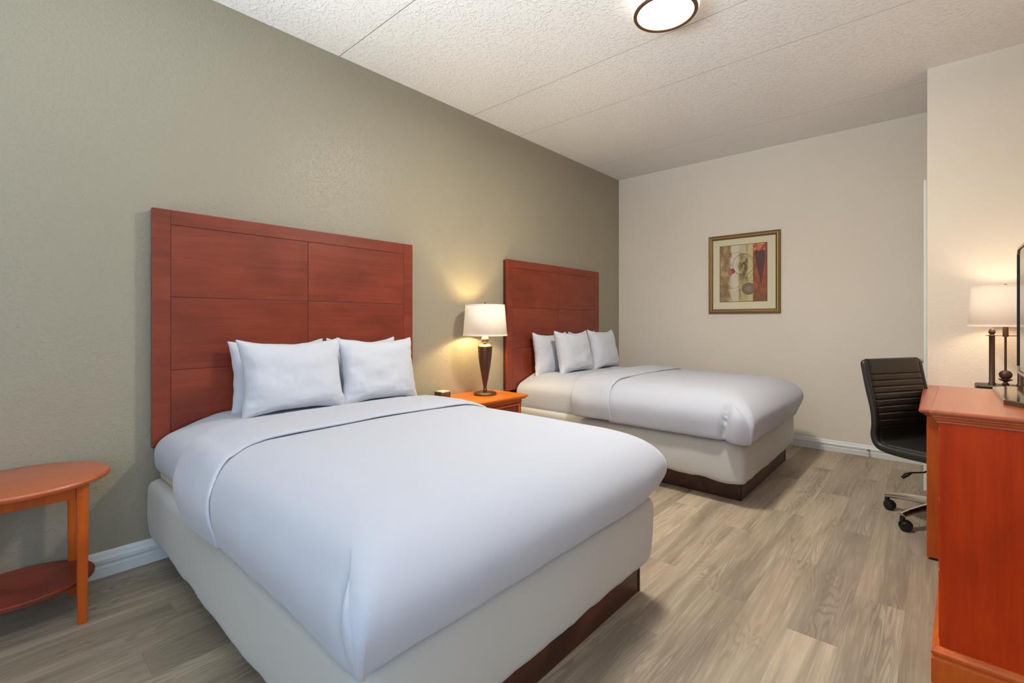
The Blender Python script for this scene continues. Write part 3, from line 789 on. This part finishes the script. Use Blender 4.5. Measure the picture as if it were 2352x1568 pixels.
# ------------------------------------------------------------------ desk
DZ = 0.76
t = thing('desk', 'cherry writing desk against the near right wall behind the dresser', 'desk', (2.880, 3.17, 0))
bm = bmesh.new(); moulded_slab(bm, 0.0, 0.58, 0.0, YN-3.17-0.022, [(-0.010, DZ-0.036), (-0.002, DZ-0.034), (0.003, DZ-0.026), (0.014, DZ-0.022), (0.022, DZ-0.014), (0.022, DZ-0.006), (0.017, DZ)])
obj('top', bm, M['orange_top'], t)
obj('side_panel', box(0.008, 0.57, 0.012, 0.036, 0.012, DZ-0.036, 0.002), M['orange'], t)
obj('side_panel', box(0.008, 0.57, 1.10, 1.124, 0.012, DZ-0.036, 0.002), M['orange'], t)
obj('back_panel', box(0.55, 0.568, 0.036, 1.10, 0.25, DZ-0.036), M['orange'], t)
obj('apron', box(0.03, 0.048, 0.036, 1.10, DZ-0.13, DZ-0.036), M['orange'], t)
for yy in (0.012, 1.10):
    for xx in (0.02, 0.53): obj('glide', box(xx, xx+0.03, yy+0.002, yy+0.022, 0, 0.013), M['black_plastic'], t)

# ------------------------------------------------------------------ dresser
t = thing('dresser', 'large cherry dresser with moulded top at the right edge, television on top', 'dresser', (2.928, 2.12, 0), -0.033)
TZ = 0.905
bm = bmesh.new(); moulded_slab(bm, 0.0, 0.555, 0.0, 0.79, [(-0.004, TZ-0.044), (0.003, TZ-0.041), (0.003, TZ-0.036), (0.007, TZ-0.032), (0.009, TZ-0.026), (0.014, TZ-0.021), (0.014, TZ-0.018), (0.019, TZ-0.013), (0.022, TZ-0.008), (0.021, TZ-0.003), (0.016, TZ)])
obj('top', bm, M['orange_top'], t)
bm = bmesh.new()
add_box(bm, 0.004, 0.55, 0.004, 0.024, 0.10, TZ-0.042, 0.002); add_box(bm, 0.004, 0.55, 0.765, 0.785, 0.10, TZ-0.042, 0.002)
add_box(bm, 0.53, 0.55, 0.024, 0.765, 0.10, TZ-0.042); add_box(bm, 0.004, 0.53, 0.024, 0.765, 0.10, 0.12)
obj('carcass', bm, M['cherry_x'], t)
bm = bmesh.new(); moulded_slab(bm, 0.0, 0.555, 0.0, 0.79, [(0.014, 0.0), (0.016, 0.002), (0.016, 0.082), (0.011, 0.086), (0.011, 0.092), (0.016, 0.098), (0.016, 0.106), (0.010, 0.114), (0.002, 0.120), (-0.004, 0.121)])
obj('plinth', bm, M['orange'], t)
for i in range(3):
    z0 = 0.13+i*0.238
    obj('drawer', box(0.001, 0.02, 0.03, 0.76, z0, z0+0.230, 0.003), M['cherry_x'], t)

# ------------------------------------------------------------------ television
t = thing('television', 'flat television with silver bezel standing on the dresser at the right edge', 'television', (3.207, 2.63, TZ))
b = 0.54
bm = bmesh.new(); add_box(bm, 0.002, 0.035, -b+0.006, b-0.006, 0.066, 0.622, 0.008); add_box(bm, 0.03, 0.07, -0.3, 0.3, 0.12, 0.45, 0.015)
obj('casing', bm, M['black_plastic'], t)
bm = bmesh.new(); c_ = 0.022
outer = [(-b, 0.058+c_), (-b+c_, 0.058), (b-c_, 0.058), (b, 0.058+c_), (b, 0.63-c_), (b-c_, 0.63), (-b+c_, 0.63), (-b, 0.63-c_)]
inner = [(y*(b-0.014)/b, 0.344+(z-0.344)*0.955) for y, z in outer]
r = []
for pts, x in ((outer, 0.012), (outer, -0.006), (inner, -0.008), (inner, 0.0)): r.append([bm.verts.new((x, y, z)) for y, z in pts])
for a, q in zip(r, r[1:]):
    for k in range(8): bm.faces.new((a[k], a[(k+1) % 8], q[(k+1) % 8], q[k]))
bzl = obj('bezel', bm, [M['silver'], M['black_plastic']], t)
for p_ in bzl.data.polygons:
    if abs(p_.center.y) > b-0.016 and 0.09 < p_.center.z < 0.60: p_.material_index = 1

obj('screen', box(-0.003, 0.003, -b+0.012, b-0.012, 0.074, 0.614), M['black_gloss'], t)
obj('neck', box(0.012, 0.05, -0.07, 0.07, 0.012, 0.14, 0.01, 3), M['black_plastic'], t, 40)
bm = bmesh.new()
pts = [(-0.105, -0.22), (-0.06, -0.29), (0.10, -0.29), (0.14, -0.22), (0.14, 0.22), (0.10, 0.29), (-0.06, 0.29), (-0.105, 0.22)]
r0 = [bm.verts.new((x, y, 0)) for x, y in pts]; r1 = [bm.verts.new((x, y, 0.016)) for x, y in pts]; r2 = [bm.verts.new((x*0.96+0.0007, y*0.98, 0.0185)) for x, y in pts]
for a, q in ((r0, r1), (r1, r2)):
    for k in range(8): bm.faces.new((a[k], a[(k+1) % 8], q[(k+1) % 8], q[k]))
bm.faces.new(list(reversed(r0))); bm.faces.new(r2)
obj('stand_base', bm, M['base_glass'], t)

# ------------------------------------------------------------------ desk lamp
lx, ly = 3.237, 4.13
t = thing('table_lamp', 'desk lamp with wide cream shade, bronze posts and a carved ball', 'lamp', (lx, ly, DZ))
bm = bmesh.new()
moulded_slab(bm, -0.125, 0.125, -0.085, 0.085, [(0.0, 0.0), (0.006, 0.004), (0.006, 0.045), (-0.004, 0.052)])
obj('base', bm, M['satin_black'], t)
for a in (-0.066, 0.0, 0.066):
    bm = bmesh.new(); add_lathe(bm, [(0.0, 0.052), (0.004, 0.052), (0.004, 0.056), (0.0, 0.058)], a, -0.075, 12)
    obj('stud', bm, M['gold'], t, 40)
PR = [(0.0, 0.052), (0.018, 0.052), (0.018, 0.060), (0.0135, 0.066), (0.0135, 0.345), (0.016, 0.352), (0.011, 0.357), (0.010, 0.362), (0.016, 0.368), (0.016, 0.375), (0.014, 0.386), (0.008, 0.395), (0.0, 0.398)]
for a in (-0.058, 0.062):
    obj('post', lathe(PR, a, 0.0, 24), M['bronze_rough'], t, 45)
obj('stem', lathe([(0.0, 0.052), (0.014, 0.052), (0.017, 0.060), (0.010, 0.068), (0.009, 0.074), (0.028, 0.084), (0.033, 0.088), (0.030, 0.090), (0.006, 0.092), (0.0055, 0.345), (0.013, 0.346), (0.013, 0.42), (0.0, 0.42)], n=28), M['bronze_rough'], t, 45)
bm = bmesh.new(); N_ = 26
prof = [(0.0, 0.088)]+[(0.029*math.sin(k*PI/N_)**0.9, 0.088+0.048*(1-math.cos(k*PI/N_))/2*1.15) for k in range(1, N_)]+[(0.0, 0.1432)]
add_lathe(bm, prof, 0, 0, 40)
for v in bm.verts:
    a = math.atan2(v.co.y, v.co.x); v.co.x *= 1+0.05*math.sin(a*9+v.co.z*330)*math.sin(a*9-v.co.z*330); v.co.y *= 1+0.05*math.sin(a*9+v.co.z*330)*math.sin(a*9-v.co.z*330)
obj('carved_ball', bm, M['bronze_rough'], t, 60)
bm = bmesh.new(); sweep(bm, [(-0.085, 0, 0.352), (0.09, 0, 0.352)], 0.0022, 8)
obj('crossbar', bm, M['bronze_rough'], t, 45)
bm = bmesh.new(); add_lathe(bm, [(0.166, 0.408), (0.150, 0.652)], n=64)
for f_ in [f for f in bm.faces if len(f.verts) > 4]: bm.faces.remove(f_)
sh = obj('lamp_shade', bm, M['shade'], t, 180); s = sh.modifiers.new('Solidify', 'SOLIDIFY'); s.thickness = 0.002
for r_, z_ in ((0.1503, 0.648), (0.1662, 0.412)):
    bm = bmesh.new(); add_lathe(bm, [(r_, z_-0.005), (r_+0.0018, z_-0.005), (r_+0.0018, z_+0.005), (r_-0.0025, z_+0.005), (r_-0.0025, z_-0.005), (r_, z_-0.005)], n=64)
    obj('shade_trim', bm, M['shade'], t, 50)
bm = bmesh.new()
for a in range(3): sweep(bm, [(0, 0, 0.648), (0.149*math.cos(a*2.094+0.4), 0.149*math.sin(a*2.094+0.4), 0.648)], 0.0018, 8)
sweep(bm, [(0.0, 0.014, 0.42), (0.045, 0.0, 0.50), (0.035, 0.0, 0.60), (0, 0, 0.648)], 0.0018, 8); sweep(bm, [(0.0, -0.014, 0.42), (-0.045, 0.0, 0.50), (-0.035, 0.0, 0.60), (0, 0, 0.648)], 0.0018, 8)
obj('harp', bm, M['nickel'], t, 50)
obj('finial', lathe([(0.0, 0.648), (0.010, 0.650), (0.013, 0.657), (0.007, 0.664), (0.0, 0.666)], n=20), M['bronze'], t, 50)
obj('bulb', lathe([(0.0, 0.42), (0.013, 0.422), (0.016, 0.44), (0.027, 0.48), (0.029, 0.50), (0.02, 0.52), (0.0, 0.53)], n=24), M['bulb'], t, 60)
point('desk_lamp_light', (lx-0.035, ly-0.035, DZ+0.50), 1.2, (1, 0.85, 0.62), 0.02)
point('desk_lamp_light_upper', (lx+0.0, ly, DZ+0.56), 1.2, (1, 0.85, 0.62), 0.02)

# ------------------------------------------------------------------ office chair
ca_ = math.atan2(-0.50, 0.866)       # heading of the seat
CX, CY = 2.970, 3.755
t = thing('office_chair', 'black ribbed leather office chair on chrome casters beside the desk', 'chair', (CX, CY, 0), ca_)
# shell centre line in (forward, height); back top to seat front
line = [(-0.305, 0.968), (-0.292, 0.90), (-0.268, 0.78), (-0.240, 0.66), (-0.232, 0.57), (-0.236, 0.50), (-0.215, 0.450), (-0.165, 0.432), (-0.05, 0.428), (0.08, 0.432), (0.17, 0.430), (0.215, 0.410)]
cl = spline(line, 90)
HWD = 0.258
def shell(half, t_in, t_out, i0, i1, rib, nn=18, bulge=0.0):
    bm = bmesh.new(); rings = []
    for i in range(i0, i1):
        a = cl[max(0, i-1)]; b_ = cl[min(len(cl)-1, i+1)]; d_ = (b_-a).normalized()
        nrm = Vector((-d_.y, d_.x))          # towards the sitter
        p = cl[i]; e = min(i-i0, i1-1-i); k = min(1, e/3.0); k = math.sqrt(1-(1-k)**2) if k < 1 else 1
        ti = (t_in+(rib(i) if rib else 0))*max(0.08, k); to = t_out*max(0.08, k)
        ring = []; hh = half*(1-0.02*(1-k))
        for j in range(nn+1):
            y = -hh+2*hh*j/nn; e2 = min(1, (hh-abs(y))/0.022); kk = math.sqrt(max(0, 1-(1-e2)**2))
            q = p+nrm*(ti*kk+bulge*(abs(y)/half)**2); ring.append(bm.verts.new((q.x, y, q.y)))
        for j in range(nn-1, 0, -1):
            y = -hh+2*hh*j/nn; e2 = min(1, (hh-abs(y))/0.022); kk = math.sqrt(max(0, 1-(1-e2)**2))
            q = p-nrm*(to*kk)+nrm*bulge*(abs(y)/half)**2; ring.append(bm.verts.new((q.x, y, q.y)))
        rings.append(ring)
    for a, b_ in zip(rings, rings[1:]):
        n = len(a)
        for k in range(n): bm.faces.new((a[k], a[(k+1) % n], b_[(k+1) % n], b_[k]))
    bm.faces.new(list(reversed(rings[0]))); bm.faces.new(rings[-1])
    return bm
def ribs(i):
    # stitched horizontal channels below a plain top panel
    s = i/89.0
    f = (s-0.095)/0.040
    if f < 0 or s > 0.44: return 0.0
    g = f-math.floor(f); g = min(g, 1-g)
    return -0.007*math.exp(-(g/0.13)**2)
cl_full = spline(line, 400)
cl = cl_full
def ribs(i):
    s = i/399.0; f = (s-0.110)/0.0405
    if f < -0.5 or f > 9.3: return 0.0
    g = abs(f-round(f))
    return -0.006*math.exp(-(g/0.10)**2)
SPLIT = 212
obj('backrest', shell(HWD-0.018, 0.017, 0.010, 2, SPLIT, ribs, 28), M['black_leather'], t, 50)
obj('seat', shell(HWD-0.018, 0.018, 0.010, SPLIT-30, 396, lambda i: 0.012*sm(SPLIT, SPLIT+60, i), 28), M['black_leather'], t, 50)
for s_ in (-1, 1):
    bm = bmesh.new(); rings = []
    for i in range(4, 397, 4):
        a = cl[max(0, i-4)]; b_ = cl[min(399, i+4)]; d_ = (b_-a).normalized(); nrm = Vector((-d_.y, d_.x)); p = cl[i]
        e_ = min(1, min(i-4, 396-i)/14.0); k = max(0.15, math.sqrt(1-(1-e_)**2))
        ring = []
        tk = 0.018+0.006*sm(180, 260, i)
        for m_ in range(14):
            an = 2*PI*m_/14; yy = s_*(HWD-0.010)+0.018*math.cos(an)*k; h_ = (tk*math.copysign(abs(math.sin(an))**0.7, math.sin(an)))*k
            q = p+nrm*(h_-0.001); ring.append(bm.verts.new((q.x, yy, q.y)))
        rings.append(ring)
    for a, b_ in zip(rings, rings[1:]):
        for k in range(14): bm.faces.new((a[k], a[(k+1) % 14], b_[(k+1) % 14], b_[k]))
    bm.faces.new(list(reversed(rings[0]))); bm.faces.new(rings[-1])
    obj('side_bolster', bm, M['black_leather'], t, 60)
bm = bmesh.new(); add_box(bm, -0.12, 0.09, -0.075, 0.075, 0.355, 0.405, 0.012); 
obj('seat_mechanism', bm, M['black_plastic'], t)
obj('gas_lift', lathe([(0.0, 0.10), (0.028, 0.10), (0.028, 0.26), (0.016, 0.262), (0.014, 0.36), (0.0, 0.36)], n=24), M['chrome'], t, 40)
ci, si = math.cos(-ca_), math.sin(-ca_)
def loc2(dx_, dy_): return (ci*dx_-si*dy_, si*dx_+ci*dy_)
bm = bmesh.new()
la = loc2(-0.10, -0.02); lb = loc2(-0.160, -0.035); lc = loc2(-0.200, -0.045)
sweep(bm, [(0.0, -0.02, 0.365), (la[0], la[1], 0.300), (lb[0], lb[1], 0.290)], 0.0048, 10)
lever = obj('height_lever', bm, M['black_plastic'], t, 50)
bm = bmesh.new(); sweep(bm, [(lb[0]+0.004, lb[1], 0.290), ((lb[0]+lc[0])/2, (lb[1]+lc[1])/2, 0.274), (lc[0], lc[1], 0.252)], [0.010, 0.017, 0.012], 12, 0.7)
obj('grip', bm, M['black_plastic'], lever, 50)
obj('base_hub', lathe([(0.0, 0.075), (0.045, 0.078), (0.050, 0.09), (0.048, 0.135), (0.034, 0.145), (0.0, 0.145)], n=32), M['chrome'], t, 40)
a_near = math.atan2(3.535-CY, 2.79-CX)-ca_
for k in range(5):
    an = a_near-k*2*PI/5; c_, s_ = math.cos(an), math.sin(an)
    bm = bmesh.new(); path = []; rad = []
    for q in range(9):
        f = q/8; r_ = 0.03+0.275*f; path.append((r_*c_, r_*s_, 0.122-0.036*f*f)); rad.append(0.036-0.017*f)
    sweep(bm, path, rad, 16, 0.75)
    lg = obj('base_leg', bm, M['chrome'], t, 50)
    bm = bmesh.new(); X_, Y_ = 0.300*c_, 0.300*s_
    add_lathe(bm, [(0.0, 0.050), (0.013, 0.050), (0.013, 0.080), (0.0, 0.080)], X_, Y_, 16)
    # hood and two wheels, turned a little
    aw = an+0.9+k*0.7; ax_, ay_ = math.cos(aw), math.sin(aw); fx_, fy_ = -ay_, ax_
    ccx, ccy = X_+fx_*0.014, Y_+fy_*0.014
    sweep(bm, [(ccx-ax_*0.006, ccy-ay_*0.006, 0.032), (ccx+ax_*0.006, ccy+ay_*0.006, 0.032)], 0.033, 28)
    cs = obj('caster', bm, M['black_plastic'], t, 50)
    for s2 in (-1, 1):
        bm = bmesh.new(); p0 = s2*0.008; p1 = s2*0.026
        sweep(bm, [(ccx+ax_*p0, ccy+ay_*p0, 0.0285), (ccx+ax_*(p0+p1)/2, ccy+ay_*(p0+p1)/2, 0.0285), (ccx+ax_*p1, ccy+ay_*p1, 0.0285)], [0.028, 0.0285, 0.022], 28)
        obj('wheel', bm, M['black_plastic'], cs, 50)
